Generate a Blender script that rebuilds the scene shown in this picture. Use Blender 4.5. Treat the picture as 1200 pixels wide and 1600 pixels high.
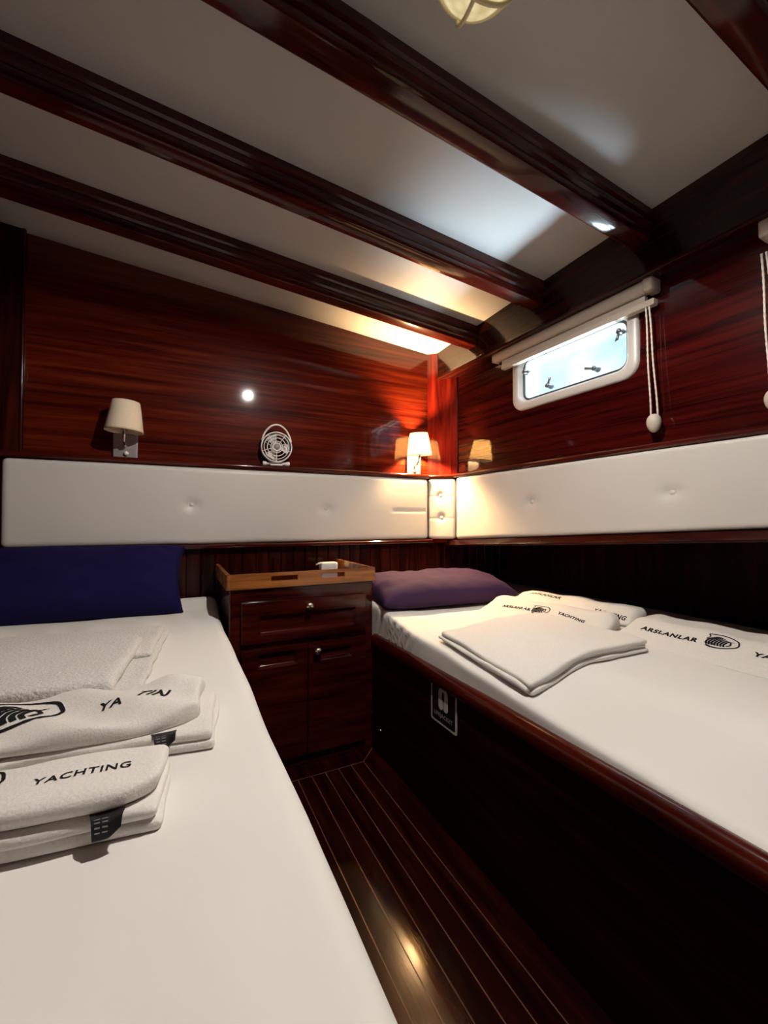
import bpy, bmesh, math, random
from mathutils import Vector, Matrix, noise
from mathutils.bvhtree import BVHTree

for o in list(bpy.data.objects):
    bpy.data.objects.remove(o)
S = bpy.context.scene
C = S.collection
R = math.radians
random.seed(7)

# ------------------------------------------------------------------ camera
cam_d = bpy.data.cameras.new('camera')
cam = bpy.data.objects.new('camera', cam_d)
C.objects.link(cam)
cam_d.sensor_fit = 'HORIZONTAL'
cam_d.sensor_width = 36.0
cam_d.lens = 36.0 * 655.0 / 1200.0
cam_d.clip_start = 0.02
cam.location = (0, 0, 0.97)
cam.rotation_euler = (R(91.2), 0, R(-26.4))
S.camera = cam

# ------------------------------------------------------------------ view, sky, lamps
S.view_settings.view_transform = 'Standard'
S.view_settings.look = 'None'
S.view_settings.exposure = 0.0
S.view_settings.gamma = 1.0
S.view_settings.use_curve_mapping = False

WORLD_STRENGTH = 1.6
CEIL_W = 118.0        # bulkhead lamps on the ceiling
SUN_E = 110.0         # added upward sun, standing in for light off the water
WALL_W = 150.0         # reading lamp that is switched on

world = bpy.data.worlds.new('sky')
S.world = world
world.use_nodes = True
nt = world.node_tree
nt.nodes.clear()
w_out = nt.nodes.new('ShaderNodeOutputWorld')
w_bg = nt.nodes.new('ShaderNodeBackground')
w_tc = nt.nodes.new('ShaderNodeTexCoord')
w_n = nt.nodes.new('ShaderNodeTexNoise')
w_n.inputs['Scale'].default_value = 5.0
w_n.inputs['Detail'].default_value = 3.0
w_r = nt.nodes.new('ShaderNodeValToRGB')
w_r.color_ramp.elements[0].position = 0.40
w_r.color_ramp.elements[0].color = (0.30, 0.52, 0.68, 1)
w_r.color_ramp.elements[1].position = 0.62
w_r.color_ramp.elements[1].color = (0.86, 0.96, 1.0, 1)
nt.links.new(w_tc.outputs['Generated'], w_n.inputs['Vector'])
nt.links.new(w_n.outputs['Fac'], w_r.inputs['Fac'])
nt.links.new(w_r.outputs['Color'], w_bg.inputs['Color'])
w_bg.inputs['Strength'].default_value = WORLD_STRENGTH
nt.links.new(w_bg.outputs[0], w_out.inputs[0])

# hull side frame: local X runs along the hull wall towards the viewer, local Y outward
HO = Vector((1.49, 2.02, 0))
HROT = math.atan2(-1, 0.0424)
HM = Matrix.Translation(HO) @ Matrix.Rotation(HROT, 4, 'Z')


def portal(name, s, z, w, h):
    d = bpy.data.lights.new(name, 'AREA')
    d.shape = 'RECTANGLE'
    d.size = w
    d.size_y = h
    d.cycles.is_portal = True
    o = bpy.data.objects.new(name, d)
    C.objects.link(o)
    # area lights shine along local -Z: turn it to face into the cabin
    o.matrix_world = HM @ Matrix.Translation((s, 0.06, z)) @ Matrix.Rotation(R(-90), 4, 'X')


portal('sky_portal', 0.752, 1.655, 0.54, 0.24)
portal('sky_portal', 1.86, 1.655, 0.54, 0.24)


def bulb_light(name, loc, power, col, rad):
    d = bpy.data.lights.new(name, 'POINT')
    d.energy = power
    d.color = col
    d.shadow_soft_size = rad
    o = bpy.data.objects.new(name, d)
    o.location = loc
    C.objects.link(o)
    return o


sun_d = bpy.data.lights.new('upward_fill_sun', 'SUN')
sun_d.energy = SUN_E
sun_d.color = (0.80, 0.93, 1.0)
sun_d.angle = R(60)
sun = bpy.data.objects.new('upward_fill_sun', sun_d)
C.objects.link(sun)
# added sun for the ceiling glow: it shines inwards and upwards through the portlights
sun.rotation_euler = Vector((-0.53, 0.02, 0.85)).to_track_quat('-Z', 'Y').to_euler()

# ------------------------------------------------------------------ materials
MATS = {}


def mat(name):
    m = bpy.data.materials.new(name)
    m.use_nodes = True
    n = m.node_tree
    n.nodes.clear()
    out = n.nodes.new('ShaderNodeOutputMaterial')
    MATS[name] = m
    return m, n, out


def sin(node, name, val):
    node.inputs[name].default_value = val


def rgba(c):
    return (c[0], c[1], c[2], 1.0)


def wood(name, stretch, cols, scale=5.0, rough=0.35, coat=1.0, coat_rough=0.05, bump=0.06, pos=(0.34, 0.5, 0.66)):
    """Varnished timber; stretch = per-axis frequency (small along the grain)."""
    m, n, out = mat(name)
    tc = n.nodes.new('ShaderNodeTexCoord')
    mp = n.nodes.new('ShaderNodeMapping')
    sin(mp, 'Scale', stretch)
    n.links.new(tc.outputs['Object'], mp.inputs['Vector'])
    a = n.nodes.new('ShaderNodeTexNoise')
    sin(a, 'Scale', scale)
    sin(a, 'Detail', 5.0)
    sin(a, 'Roughness', 0.62)
    sin(a, 'Distortion', 0.5)
    n.links.new(mp.outputs[0], a.inputs['Vector'])
    r = n.nodes.new('ShaderNodeValToRGB')
    e = r.color_ramp.elements
    e[0].position = pos[0]
    e[0].color = rgba(cols[0])
    e[1].position = pos[2]
    e[1].color = rgba(cols[2])
    k = e.new(pos[1])
    k.color = rgba(cols[1])
    n.links.new(a.outputs['Fac'], r.inputs['Fac'])
    p = n.nodes.new('ShaderNodeBsdfPrincipled')
    n.links.new(r.outputs['Color'], p.inputs['Base Color'])
    sin(p, 'Roughness', rough)
    sin(p, 'Specular IOR Level', 0.03)
    sin(p, 'Coat Weight', coat * 0.75)
    sin(p, 'Coat Roughness', coat_rough)
    b = n.nodes.new('ShaderNodeBump')
    sin(b, 'Strength', bump)
    sin(b, 'Distance', 0.004)
    n.links.new(a.outputs['Fac'], b.inputs['Height'])
    n.links.new(b.outputs[0], p.inputs['Normal'])
    n.links.new(p.outputs[0], out.inputs[0])
    return m


RED = ((0.018, 0.0014, 0.0007), (0.048, 0.0040, 0.0015), (0.082, 0.0085, 0.0026))
DRK = ((0.006, 0.0008, 0.0005), (0.020, 0.0022, 0.0012), (0.040, 0.0055, 0.0022))
LGT = ((0.17, 0.050, 0.012), (0.30, 0.105, 0.026), (0.42, 0.17, 0.05))
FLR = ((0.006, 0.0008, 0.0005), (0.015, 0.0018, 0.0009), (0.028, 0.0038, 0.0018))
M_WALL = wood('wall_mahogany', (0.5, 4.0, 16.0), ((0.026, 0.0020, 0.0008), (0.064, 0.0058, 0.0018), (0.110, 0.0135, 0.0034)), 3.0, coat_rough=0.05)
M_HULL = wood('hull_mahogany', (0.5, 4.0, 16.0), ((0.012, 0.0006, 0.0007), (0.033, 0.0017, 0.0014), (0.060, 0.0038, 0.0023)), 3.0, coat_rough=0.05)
M_BEAM = wood('beam_mahogany', (0.5, 6.0, 6.0), RED, 4.0, coat_rough=0.10)
M_VERT = wood('lamplit_mahogany', (9.0, 9.0, 0.6), ((0.045, 0.0022, 0.0016), (0.115, 0.0070, 0.0035), (0.180, 0.0150, 0.0060)), 3.0, coat_rough=0.06)  # brightened red: glow of the lit wall lamp put into the panel colour
M_PLANK = wood('matchboard_mahogany', (9.0, 9.0, 0.6), DRK, 3.0, coat=0.4, coat_rough=0.15)
M_CAB = wood('cabinet_mahogany', (0.6, 6.0, 8.0), ((0.014, 0.0012, 0.0007), (0.036, 0.0034, 0.0016), (0.062, 0.0075, 0.003)), 4.0, coat_rough=0.10)
M_DARKX = wood('carline_mahogany', (0.5, 6.0, 6.0), DRK, 4.0, coat_rough=0.12)
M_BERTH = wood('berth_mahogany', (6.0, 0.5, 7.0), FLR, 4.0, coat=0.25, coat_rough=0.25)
M_RECESS = wood('shaded_recess_mahogany', (9.0, 9.0, 0.6), FLR, 3.0, coat=0.05, coat_rough=0.3)  # shade under the hull cushion put into the colour of the recess timber
M_FLOOR = wood('floor_mahogany', (7.0, 0.6, 7.0), FLR, 4.0, coat_rough=0.12)
M_RAIL = wood('light_teak', (0.6, 6.0, 8.0), LGT, 4.0, coat_rough=0.10)


def plain(name, col, rough=0.5, metal=0.0, coat=0.0, nscale=0, nstr=0.0, var=0.0, dist=0.002, sheen=0.0, stretch=(1, 1, 1)):
    m, n, out = mat(name)
    p = n.nodes.new('ShaderNodeBsdfPrincipled')
    sin(p, 'Base Color', rgba(col))
    sin(p, 'Roughness', rough)
    sin(p, 'Specular IOR Level', 0.5 if rough < 0.6 else 0.15)
    sin(p, 'Metallic', metal)
    sin(p, 'Coat Weight', coat)
    if sheen:
        sin(p, 'Sheen Weight', sheen)
    if nscale:
        tc = n.nodes.new('ShaderNodeTexCoord')
        mp = n.nodes.new('ShaderNodeMapping')
        sin(mp, 'Scale', stretch)
        n.links.new(tc.outputs['Object'], mp.inputs['Vector'])
        a = n.nodes.new('ShaderNodeTexNoise')
        sin(a, 'Scale', nscale)
        sin(a, 'Detail', 4.0)
        n.links.new(mp.outputs[0], a.inputs['Vector'])
        if nstr:
            b = n.nodes.new('ShaderNodeBump')
            sin(b, 'Strength', nstr)
            sin(b, 'Distance', dist)
            n.links.new(a.outputs['Fac'], b.inputs['Height'])
            n.links.new(b.outputs[0], p.inputs['Normal'])
        if var:
            r = n.nodes.new('ShaderNodeValToRGB')
            r.color_ramp.elements[0].position = 0.3
            r.color_ramp.elements[1].position = 0.7
            r.color_ramp.elements[0].color = rgba([c * (1 - var) for c in col])
            r.color_ramp.elements[1].color = rgba([min(1, c * (1 + var * 0.5)) for c in col])
            n.links.new(a.outputs['Fac'], r.inputs['Fac'])
            n.links.new(r.outputs['Color'], p.inputs['Base Color'])
    n.links.new(p.outputs[0], out.inputs[0])
    return m


M_CEIL = plain('ceiling_paint', (0.46, 0.45, 0.445), 0.45, nscale=3, nstr=0.15, var=0.05, dist=0.01)
M_LEATHER = plain('cream_leatherette', (0.57, 0.545, 0.51), 0.42, nscale=160, nstr=0.12, dist=0.001)
M_SHEET = plain('white_sheet', (0.77, 0.75, 0.715), 0.8, nscale=7, nstr=0.25, dist=0.01, stretch=(1, 1, 0.4))
M_TERRY = plain('white_terry', (0.70, 0.675, 0.645), 0.95, nscale=170, nstr=0.9, var=0.14, dist=0.004, sheen=0.1)
M_TOWEL = plain('white_towel', (0.76, 0.735, 0.69), 0.9, nscale=260, nstr=0.6, var=0.06, dist=0.002, sheen=0.1)
M_PRINT = plain('black_print', (0.012, 0.012, 0.014), 0.8, nscale=200, var=0.3)
M_TAG = plain('black_satin', (0.012, 0.012, 0.014), 0.4, nscale=200, var=0.2)
M_TAGTXT = plain('grey_thread', (0.22, 0.22, 0.22), 0.6, nscale=200, var=0.2)
M_NAVY = plain('navy_cotton', (0.006, 0.004, 0.050), 0.85, nscale=350, nstr=0.2, var=0.15)
M_PURPLE = plain('purple_cotton', (0.042, 0.020, 0.058), 0.85, nscale=350, nstr=0.2, var=0.15)
M_CHROME = plain('chrome', (0.72, 0.70, 0.70), 0.16, 1.0, nscale=40, nstr=0.02)
M_NICKEL = plain('nickel', (0.70, 0.66, 0.60), 0.25, 1.0, nscale=40, nstr=0.02)
M_PLATE = plain('brushed_plate', (0.42, 0.38, 0.38), 0.36, 0.75, nscale=60, nstr=0.05)
M_WPLASTIC = plain('white_plastic', (0.74, 0.71, 0.69), 0.35, nscale=30, nstr=0.02)
M_GPLASTIC = plain('grey_plastic', (0.22, 0.20, 0.20), 0.4, nscale=30, nstr=0.02)
M_BLIND = plain('cream_blind', (0.50, 0.43, 0.36), 0.5, nscale=60, nstr=0.05)
M_WFRAME = plain('white_window_frame', (0.52, 0.49, 0.46), 0.35, nscale=30, nstr=0.02)
M_RUBBER = plain('dark_rubber', (0.03, 0.035, 0.04), 0.5, nscale=60, nstr=0.05)
M_IVORY = plain('ivory_enamel', (0.75, 0.68, 0.42), 0.35, nscale=40, nstr=0.03)
M_INLAY = plain('holly_inlay', (0.15, 0.06, 0.03), 0.5, nscale=20, var=0.4)
M_SIGNW = plain('sign_white', (0.62, 0.58, 0.55), 0.4, nscale=60, var=0.1)
M_SIGNB = plain('sign_black', (0.012, 0.010, 0.012), 0.3, nscale=60, var=0.1)
M_CORD = plain('cord_white', (0.66, 0.60, 0.52), 0.5, nscale=300, var=0.2)
M_SHADE_OFF = plain('linen_shade', (0.72, 0.60, 0.46), 0.8, nscale=250, nstr=0.2, var=0.08)
M_PIPE = plain('shade_piping', (0.30, 0.22, 0.08), 0.7, nscale=100, var=0.1)


def glow(name, col, trans_col, emit, tmix=0.5):
    """Translucent lamp shade / lens of a lamp that is switched on."""
    m, n, out = mat(name)
    t = n.nodes.new('ShaderNodeBsdfTranslucent')
    sin(t, 'Color', rgba(trans_col))
    tc = n.nodes.new('ShaderNodeTexCoord')
    a = n.nodes.new('ShaderNodeTexNoise')
    sin(a, 'Scale', 60.0)
    n.links.new(tc.outputs['Object'], a.inputs['Vector'])
    r = n.nodes.new('ShaderNodeValToRGB')
    r.color_ramp.elements[0].color = rgba([c * 0.75 for c in col])
    r.color_ramp.elements[1].color = rgba(col)
    n.links.new(a.outputs['Fac'], r.inputs['Fac'])
    e = n.nodes.new('ShaderNodeEmission')
    n.links.new(r.outputs['Color'], e.inputs['Color'])
    sin(e, 'Strength', emit)
    ad = n.nodes.new('ShaderNodeMixShader')
    ad.inputs[0].default_value = tmix
    n.links.new(t.outputs[0], ad.inputs[1])
    n.links.new(e.outputs[0], ad.inputs[2])
    n.links.new(ad.outputs[0], out.inputs[0])
    return m


M_SHADE_ON = glow('lit_shade', (1.0, 0.86, 0.55), (0.95, 0.80, 0.55), 4.0, 0.2)


def bulb_mat():
    m, n, out = mat('lit_bulb')
    e = n.nodes.new('ShaderNodeEmission')
    sin(e, 'Color', (1.0, 0.8, 0.5, 1))
    sin(e, 'Strength', 4.0)
    tc = n.nodes.new('ShaderNodeTexCoord')
    a = n.nodes.new('ShaderNodeTexNoise')
    sin(a, 'Scale', 40.0)
    n.links.new(tc.outputs['Object'], a.inputs['Vector'])
    ml = n.nodes.new('ShaderNodeMapRange')
    sin(ml, 'To Min', 0.78)
    sin(ml, 'To Max', 0.86)
    n.links.new(a.outputs['Fac'], ml.inputs['Value'])
    g = n.nodes.new('ShaderNodeBsdfTransparent')
    mx = n.nodes.new('ShaderNodeMixShader')
    n.links.new(ml.outputs[0], mx.inputs[0])
    n.links.new(e.outputs[0], mx.inputs[1])
    n.links.new(g.outputs[0], mx.inputs[2])
    n.links.new(mx.outputs[0], out.inputs[0])
    return m


M_BULB = bulb_mat()


def lens_mat():
    m, n, out = mat('bulkhead_lens')
    e = n.nodes.new('ShaderNodeEmission')
    tc = n.nodes.new('ShaderNodeTexCoord')
    a = n.nodes.new('ShaderNodeTexVoronoi')
    sin(a, 'Scale', 38.0)
    n.links.new(tc.outputs['Object'], a.inputs['Vector'])
    r = n.nodes.new('ShaderNodeValToRGB')
    r.color_ramp.elements[0].color = (1.0, 0.86, 0.48, 1)
    r.color_ramp.elements[1].color = (0.62, 0.44, 0.20, 1)
    n.links.new(a.outputs['Distance'], r.inputs['Fac'])
    n.links.new(r.outputs['Color'], e.inputs['Color'])
    sin(e, 'Strength', 0.85)
    g = n.nodes.new('ShaderNodeBsdfTransparent')
    sin(g, 'Color', (1, 0.9, 0.7, 1))
    mx = n.nodes.new('ShaderNodeMixShader')
    mx.inputs[0].default_value = 0.0
    n.links.new(e.outputs[0], mx.inputs[1])
    n.links.new(g.outputs[0], mx.inputs[2])
    n.links.new(mx.outputs[0], out.inputs[0])
    return m


M_LENS = lens_mat()


def pane_mat():
    m, n, out = mat('window_glass')
    g = n.nodes.new('ShaderNodeBsdfTransparent')
    sin(g, 'Color', (0.93, 0.98, 1.0, 1))
    gl = n.nodes.new('ShaderNodeBsdfGlossy')
    sin(gl, 'Roughness', 0.05)
    tc = n.nodes.new('ShaderNodeTexCoord')
    a = n.nodes.new('ShaderNodeTexNoise')
    sin(a, 'Scale', 6.0)
    n.links.new(tc.outputs['Object'], a.inputs['Vector'])
    ml = n.nodes.new('ShaderNodeMath')
    ml.operation = 'MULTIPLY'
    ml.inputs[1].default_value = 0.10
    n.links.new(a.outputs['Fac'], ml.inputs[0])
    mx = n.nodes.new('ShaderNodeMixShader')
    n.links.new(ml.outputs[0], mx.inputs[0])
    n.links.new(g.outputs[0], mx.inputs[1])
    n.links.new(gl.outputs[0], mx.inputs[2])
    n.links.new(mx.outputs[0], out.inputs[0])
    return m


M_PANE = pane_mat()


# ------------------------------------------------------------------ helpers
def link(name, me, parent=None):
    o = bpy.data.objects.new(name, me)
    C.objects.link(o)
    if parent:
        o.parent = parent
    return o


def obj(name, bm, m, parent=None, smooth=False, angle=None, label=None):
    bmesh.ops.recalc_face_normals(bm, faces=bm.faces[:])
    if smooth or angle:
        for f in bm.faces:
            f.smooth = True
    if angle:
        for e in bm.edges:
            if len(e.link_faces) == 2 and e.calc_face_angle(0) > R(angle):
                e.smooth = False
    me = bpy.data.meshes.new(name)
    bm.to_mesh(me)
    bm.free()
    me.materials.append(m)
    o = link(name, me, parent)
    if label:
        o['label'] = label
    return o


def tag(o, label, cat, group=None):
    o['label'] = label
    o['category'] = cat
    if group:
        o['group'] = group
    return o


def thing(name, label, cat, loc=(0, 0, 0), rz=0.0, group=None):
    o = bpy.data.objects.new(name, None)
    C.objects.link(o)
    o.empty_display_size = 0.05
    o.location = loc
    o.rotation_euler = (0, 0, rz)
    return tag(o, label, cat, group)


def struct(o):
    o['kind'] = 'structure'
    return o


def box(bm, x0, x1, y0, y1, z0, z1, bev=0.0, seg=2, M=None):
    vs = [bm.verts.new(p) for p in [(x0, y0, z0), (x1, y0, z0), (x1, y1, z0), (x0, y1, z0),
                                    (x0, y0, z1), (x1, y0, z1), (x1, y1, z1), (x0, y1, z1)]]
    fs = [bm.faces.new([vs[i] for i in q]) for q in
          [(3, 2, 1, 0), (4, 5, 6, 7), (0, 1, 5, 4), (1, 2, 6, 5), (2, 3, 7, 6), (3, 0, 4, 7)]]
    geo = vs
    if bev:
        es = list({e for f in fs for e in f.edges})
        r = bmesh.ops.bevel(bm, geom=es, offset=bev, segments=seg, affect='EDGES', profile=0.5)
        geo = list({v for f in r['faces'] for v in f.verts} | {v for v in vs if v.is_valid})
    if M is not None:
        bmesh.ops.transform(bm, matrix=M, verts=[v for v in geo if v.is_valid])
    return geo


def prism(bm, pts, axis_pts):
    """Loft the closed 3D rings given in pts (list of rings with equal counts), capped."""
    rings = [[bm.verts.new(p) for p in ring] for ring in pts]
    n = len(rings[0])
    for a, b in zip(rings[:-1], rings[1:]):
        for i in range(n):
            bm.faces.new([a[i], a[(i + 1) % n], b[(i + 1) % n], b[i]])
    if axis_pts:
        bm.faces.new(rings[0][::-1])
        bm.faces.new(rings[-1])
    return rings


def tube(bm, path, rad, n=8, cap=True, closed=False):
    path = [Vector(p) for p in path]
    rings = []
    cnt = len(path)
    prev = None
    for i, p in enumerate(path):
        if closed:
            t = (path[(i + 1) % cnt] - path[i - 1])
        else:
            t = path[min(i + 1, cnt - 1)] - path[max(i - 1, 0)]
        t.normalize()
        if prev is None:
            up = Vector((0, 0, 1)) if abs(t.z) < 0.9 else Vector((1, 0, 0))
            u = t.cross(up).normalized()
        else:
            u = (prev - t * prev.dot(t)).normalized()
        prev = u
        v = t.cross(u)
        rr = rad[i] if isinstance(rad, (list, tuple)) else rad
        rings.append([bm.verts.new(p + (u * math.cos(a) + v * math.sin(a)) * rr)
                      for a in [2 * math.pi * k / n for k in range(n)]])
    m = cnt if closed else cnt - 1
    for i in range(m):
        a, b = rings[i], rings[(i + 1) % cnt]
        for k in range(n):
            bm.faces.new([a[k], a[(k + 1) % n], b[(k + 1) % n], b[k]])
    if cap and not closed:
        bm.faces.new(rings[0][::-1])
        bm.faces.new(rings[-1])


def lathe(bm, prof, n=32, M=None, capb=True, capt=True):
    """prof: list of (radius, z)."""
    rings = []
    for r, z in prof:
        ring = [bm.verts.new((r * math.cos(2 * math.pi * k / n), r * math.sin(2 * math.pi * k / n), z)) for k in range(n)]
        rings.append(ring)
    for a, b in zip(rings[:-1], rings[1:]):
        for k in range(n):
            bm.faces.new([a[k], a[(k + 1) % n], b[(k + 1) % n], b[k]])
    if capb and prof[0][0] > 1e-6:
        bm.faces.new(rings[0][::-1])
    if capt and prof[-1][0] > 1e-6:
        bm.faces.new(rings[-1])
    if M is not None:
        bmesh.ops.transform(bm, matrix=M, verts=[v for r in rings for v in r])


def rbox(bm, size, rad, seg, warp=None, center=(0, 0, 0)):
    """Rounded box on a fine grid; warp(Vector)->Vector bends it afterwards."""
    hx, hy, hz = [s / 2 for s in size]
    nx, ny, nz = seg
    verts = {}
    cx = Vector(center)

    def lin(h, n):
        # denser rows near the rounded edges
        out = []
        for i in range(n + 1):
            t = -1 + 2 * i / n
            out.append(h * (0.55 * t + 0.45 * math.sin(t * math.pi / 2)))
        return out

    X, Y, Z = lin(hx, nx), lin(hy, ny), lin(hz, nz)

    def vert(i, j, k):
        key = (i, j, k)
        if key in verts:
            return verts[key]
        p = Vector((X[i], Y[j], Z[k]))
        q = Vector((max(-(hx - rad), min(hx - rad, p.x)), max(-(hy - rad), min(hy - rad, p.y)),
                    max(-(hz - rad), min(hz - rad, p.z))))
        d = p - q
        if d.length > 1e-9:
            p = q + d.normalized() * rad
        p = p + cx
        if warp:
            p = warp(p)
        verts[key] = bm.verts.new(p)
        return verts[key]

    def quad(a, b, c, d):
        bm.faces.new([vert(*a), vert(*b), vert(*c), vert(*d)])

    for i in range(nx):
        for j in range(ny):
            quad((i, j, 0), (i, j + 1, 0), (i + 1, j + 1, 0), (i + 1, j, 0))
            quad((i, j, nz), (i + 1, j, nz), (i + 1, j + 1, nz), (i, j + 1, nz))
    for i in range(nx):
        for k in range(nz):
            quad((i, 0, k), (i + 1, 0, k), (i + 1, 0, k + 1), (i, 0, k + 1))
            quad((i, ny, k), (i, ny, k + 1), (i + 1, ny, k + 1), (i + 1, ny, k))
    for j in range(ny):
        for k in range(nz):
            quad((0, j, k), (0, j, k + 1), (0, j + 1, k + 1), (0, j + 1, k))
            quad((nx, j, k), (nx, j + 1, k), (nx, j + 1, k + 1), (nx, j, k + 1))


def nz3(x, y, z=0.0, s=1.0):
    return noise.noise(Vector((x * s, y * s, z * s)))


def lerp_tab(tab, t):
    if t <= tab[0][0]:
        return tab[0][1]
    for (a, va), (b, vb) in zip(tab[:-1], tab[1:]):
        if t <= b:
            return va + (vb - va) * (t - a) / (b - a)
    return tab[-1][1]


def zc(x, y):
    """underside of the cambered deckhead"""
    t = 2.15 - y
    return 2.094 - 0.082 * x + 0.072 * t - 0.014 * t * t


def rr_loop(s0, s1, z0, z1, r, n=6):
    """rounded rectangle in (s, z)"""
    pts = []
    for (cx, cz, a0) in ((s1 - r, z1 - r, 0), (s0 + r, z1 - r, 90), (s0 + r, z0 + r, 180), (s1 - r, z0 + r, 270)):
        for k in range(n + 1):
            a = R(a0 + 90 * k / n)
            pts.append((cx + r * math.cos(a), cz + r * math.sin(a)))
    return pts


# ------------------------------------------------------------------ lettering and emblem, laid on cloth
def text_polys(body, width, off=0.0, stretch=1.0):
    cu = bpy.data.curves.new('lettering', 'FONT')
    cu.body = body
    cu.size = 1.0
    cu.offset = off
    cu.space_character = 1.12
    cu.resolution_u = 3
    ob = bpy.data.objects.new('lettering', cu)
    C.objects.link(ob)
    me = bpy.data.meshes.new_from_object(ob)
    bpy.data.objects.remove(ob)
    bpy.data.curves.remove(cu)
    bm = bmesh.new()
    bm.from_mesh(me)
    bpy.data.meshes.remove(me)
    xs = [v.co.x for v in bm.verts]
    x0, x1 = min(xs), max(xs)
    k = width / (x1 - x0)
    for v in bm.verts:
        v.co = Vector(((v.co.x - (x0 + x1) / 2) * k, (v.co.y - 0.35) * k / stretch, 0))
    return bm


def stroke(bm, pts, w0, w1=None, wm=None):
    """flat tapered brush stroke"""
    pts = [Vector((p[0], p[1], 0)) for p in pts]
    # smooth (Catmull-Rom)
    sm = []
    for i in range(len(pts) - 1):
        p0, p1, p2, p3 = pts[max(i - 1, 0)], pts[i], pts[i + 1], pts[min(i + 2, len(pts) - 1)]
        for k in range(4):
            t = k / 4
            sm.append(0.5 * ((2 * p1) + (p2 - p0) * t + (2 * p0 - 5 * p1 + 4 * p2 - p3) * t * t + (3 * p1 - p0 - 3 * p2 + p3) * t ** 3))
    sm.append(pts[-1])
    w1 = w0 if w1 is None else w1
    L, Rr = [], []
    n = len(sm)
    for i, p in enumerate(sm):
        t = sm[min(i + 1, n - 1)] - sm[max(i - 1, 0)]
        nrm = Vector((-t.y, t.x, 0)).normalized()
        u = i / (n - 1)
        w = w0 + (w1 - w0) * u
        if wm:
            w += wm * math.sin(math.pi * u)
        L.append(bm.verts.new(p + nrm * w / 2))
        Rr.append(bm.verts.new(p - nrm * w / 2))
    for i in range(n - 1):
        bm.faces.new([L[i], L[i + 1], Rr[i + 1], Rr[i]])


def emblem(width):
    """shield outline filled with curling mane strokes, lying on its side along the towel"""
    bm = bmesh.new()
    # pointed end to the right (+X)
    stroke(bm, [(-0.46, 0.34), (-0.2, 0.40), (0.15, 0.39), (0.36, 0.30), (0.44, 0.20), (0.5, 0.0)], 0.055, 0.05)
    stroke(bm, [(0.5, 0.0), (0.42, -0.16), (0.15, -0.36), (-0.12, -0.40), (-0.34, -0.34)], 0.05, 0.085)
    stroke(bm, [(-0.46, 0.34), (-0.38, 0.2), (-0.44, 0.06)], 0.05, 0.03)
    # mane and face strokes
    for k in range(7):
        a = k / 6
        x = -0.34 + 0.50 * a
        stroke(bm, [(x, -0.30 + 0.05 * a), (x - 0.05, -0.10), (x + 0.02, 0.10), (x + 0.14, 0.24 - 0.1 * a)], 0.055, 0.012, 0.03)
    for k in range(5):
        a = k / 4
        stroke(bm, [(-0.44 + 0.2 * a, 0.02 + 0.22 * a), (-0.28 + 0.2 * a, 0.10 + 0.16 * a), (-0.16 + 0.24 * a, 0.02 + 0.18 * a)], 0.03, 0.01, 0.03)
    stroke(bm, [(-0.42, -0.16), (-0.30, -0.24), (-0.22, -0.16), (-0.12, -0.26)], 0.05, 0.02, 0.03)
    stroke(bm, [(0.20, -0.20), (0.28, -0.04), (0.24, 0.12), (0.34, 0.16)], 0.05, 0.012, 0.02)
    for v in bm.verts:
        v.co *= width
    return bm


def lay_on(bm, target, cx, cy, rot, name, m, parent, maxe=0.006, lift=0.0007, label=None, bend=None):
    """drape a flat print onto the cloth mesh of target (same local space), seen from above"""
    ca, sa = math.cos(rot), math.sin(rot)
    bmesh.ops.triangulate(bm, faces=bm.faces[:])
    for _ in range(3):
        es = [e for e in bm.edges if e.calc_length() > maxe]
        if not es:
            break
        bmesh.ops.subdivide_edges(bm, edges=es, cuts=1)
        bmesh.ops.triangulate(bm, faces=[f for f in bm.faces if len(f.verts) > 3])
    tb = bmesh.new()
    tb.from_mesh(target.data)
    tree = BVHTree.FromBMesh(tb)
    tb.free()
    for v in bm.verts:
        x, y = v.co.x, v.co.y
        if bend:
            x, y = bend(x, y)
        px, py = cx + ca * x - sa * y, cy + sa * x + ca * y
        hit = tree.ray_cast(Vector((px, py, 0.5)), Vector((0, 0, -1)))
        if hit[0] is not None:
            v.co = hit[0] + hit[1].normalized() * lift if hit[1].z > 0 else hit[0] + Vector((0, 0, lift))
        else:
            v.co = Vector((px, py, 0.01))
    return obj(name, bm, m, parent, label=label)


# ================================================================== ROOM SHELL
XL, YF = -0.70, -0.95      # left wall, wall behind the viewer

# floor with inlaid light stripes
bm = bmesh.new()
box(bm, XL - 0.05, 2.0, YF - 0.05, 2.25, -0.05, 0.0)
floor = struct(obj('floor', bm, M_FLOOR))
bm = bmesh.new()
xs = [0.204 + 0.0535 * k for k in range(9)] + [0.686]
for x in xs:
    box(bm, x - 0.0013, x + 0.0013, -0.9, 1.567, -0.001, 0.0006)
box(bm, 0.204, 0.686, 1.5657, 1.5683, -0.001, 0.0006)
Mx = Matrix.Translation((0.7245, 1.608, 0)) @ Matrix.Rotation(R(46), 4, 'Z')
box(bm, -0.055, 0.055, -0.0013, 0.0013, -0.001, 0.0006, M=Mx)
obj('floor_inlay', bm, M_INLAY, floor)

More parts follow.
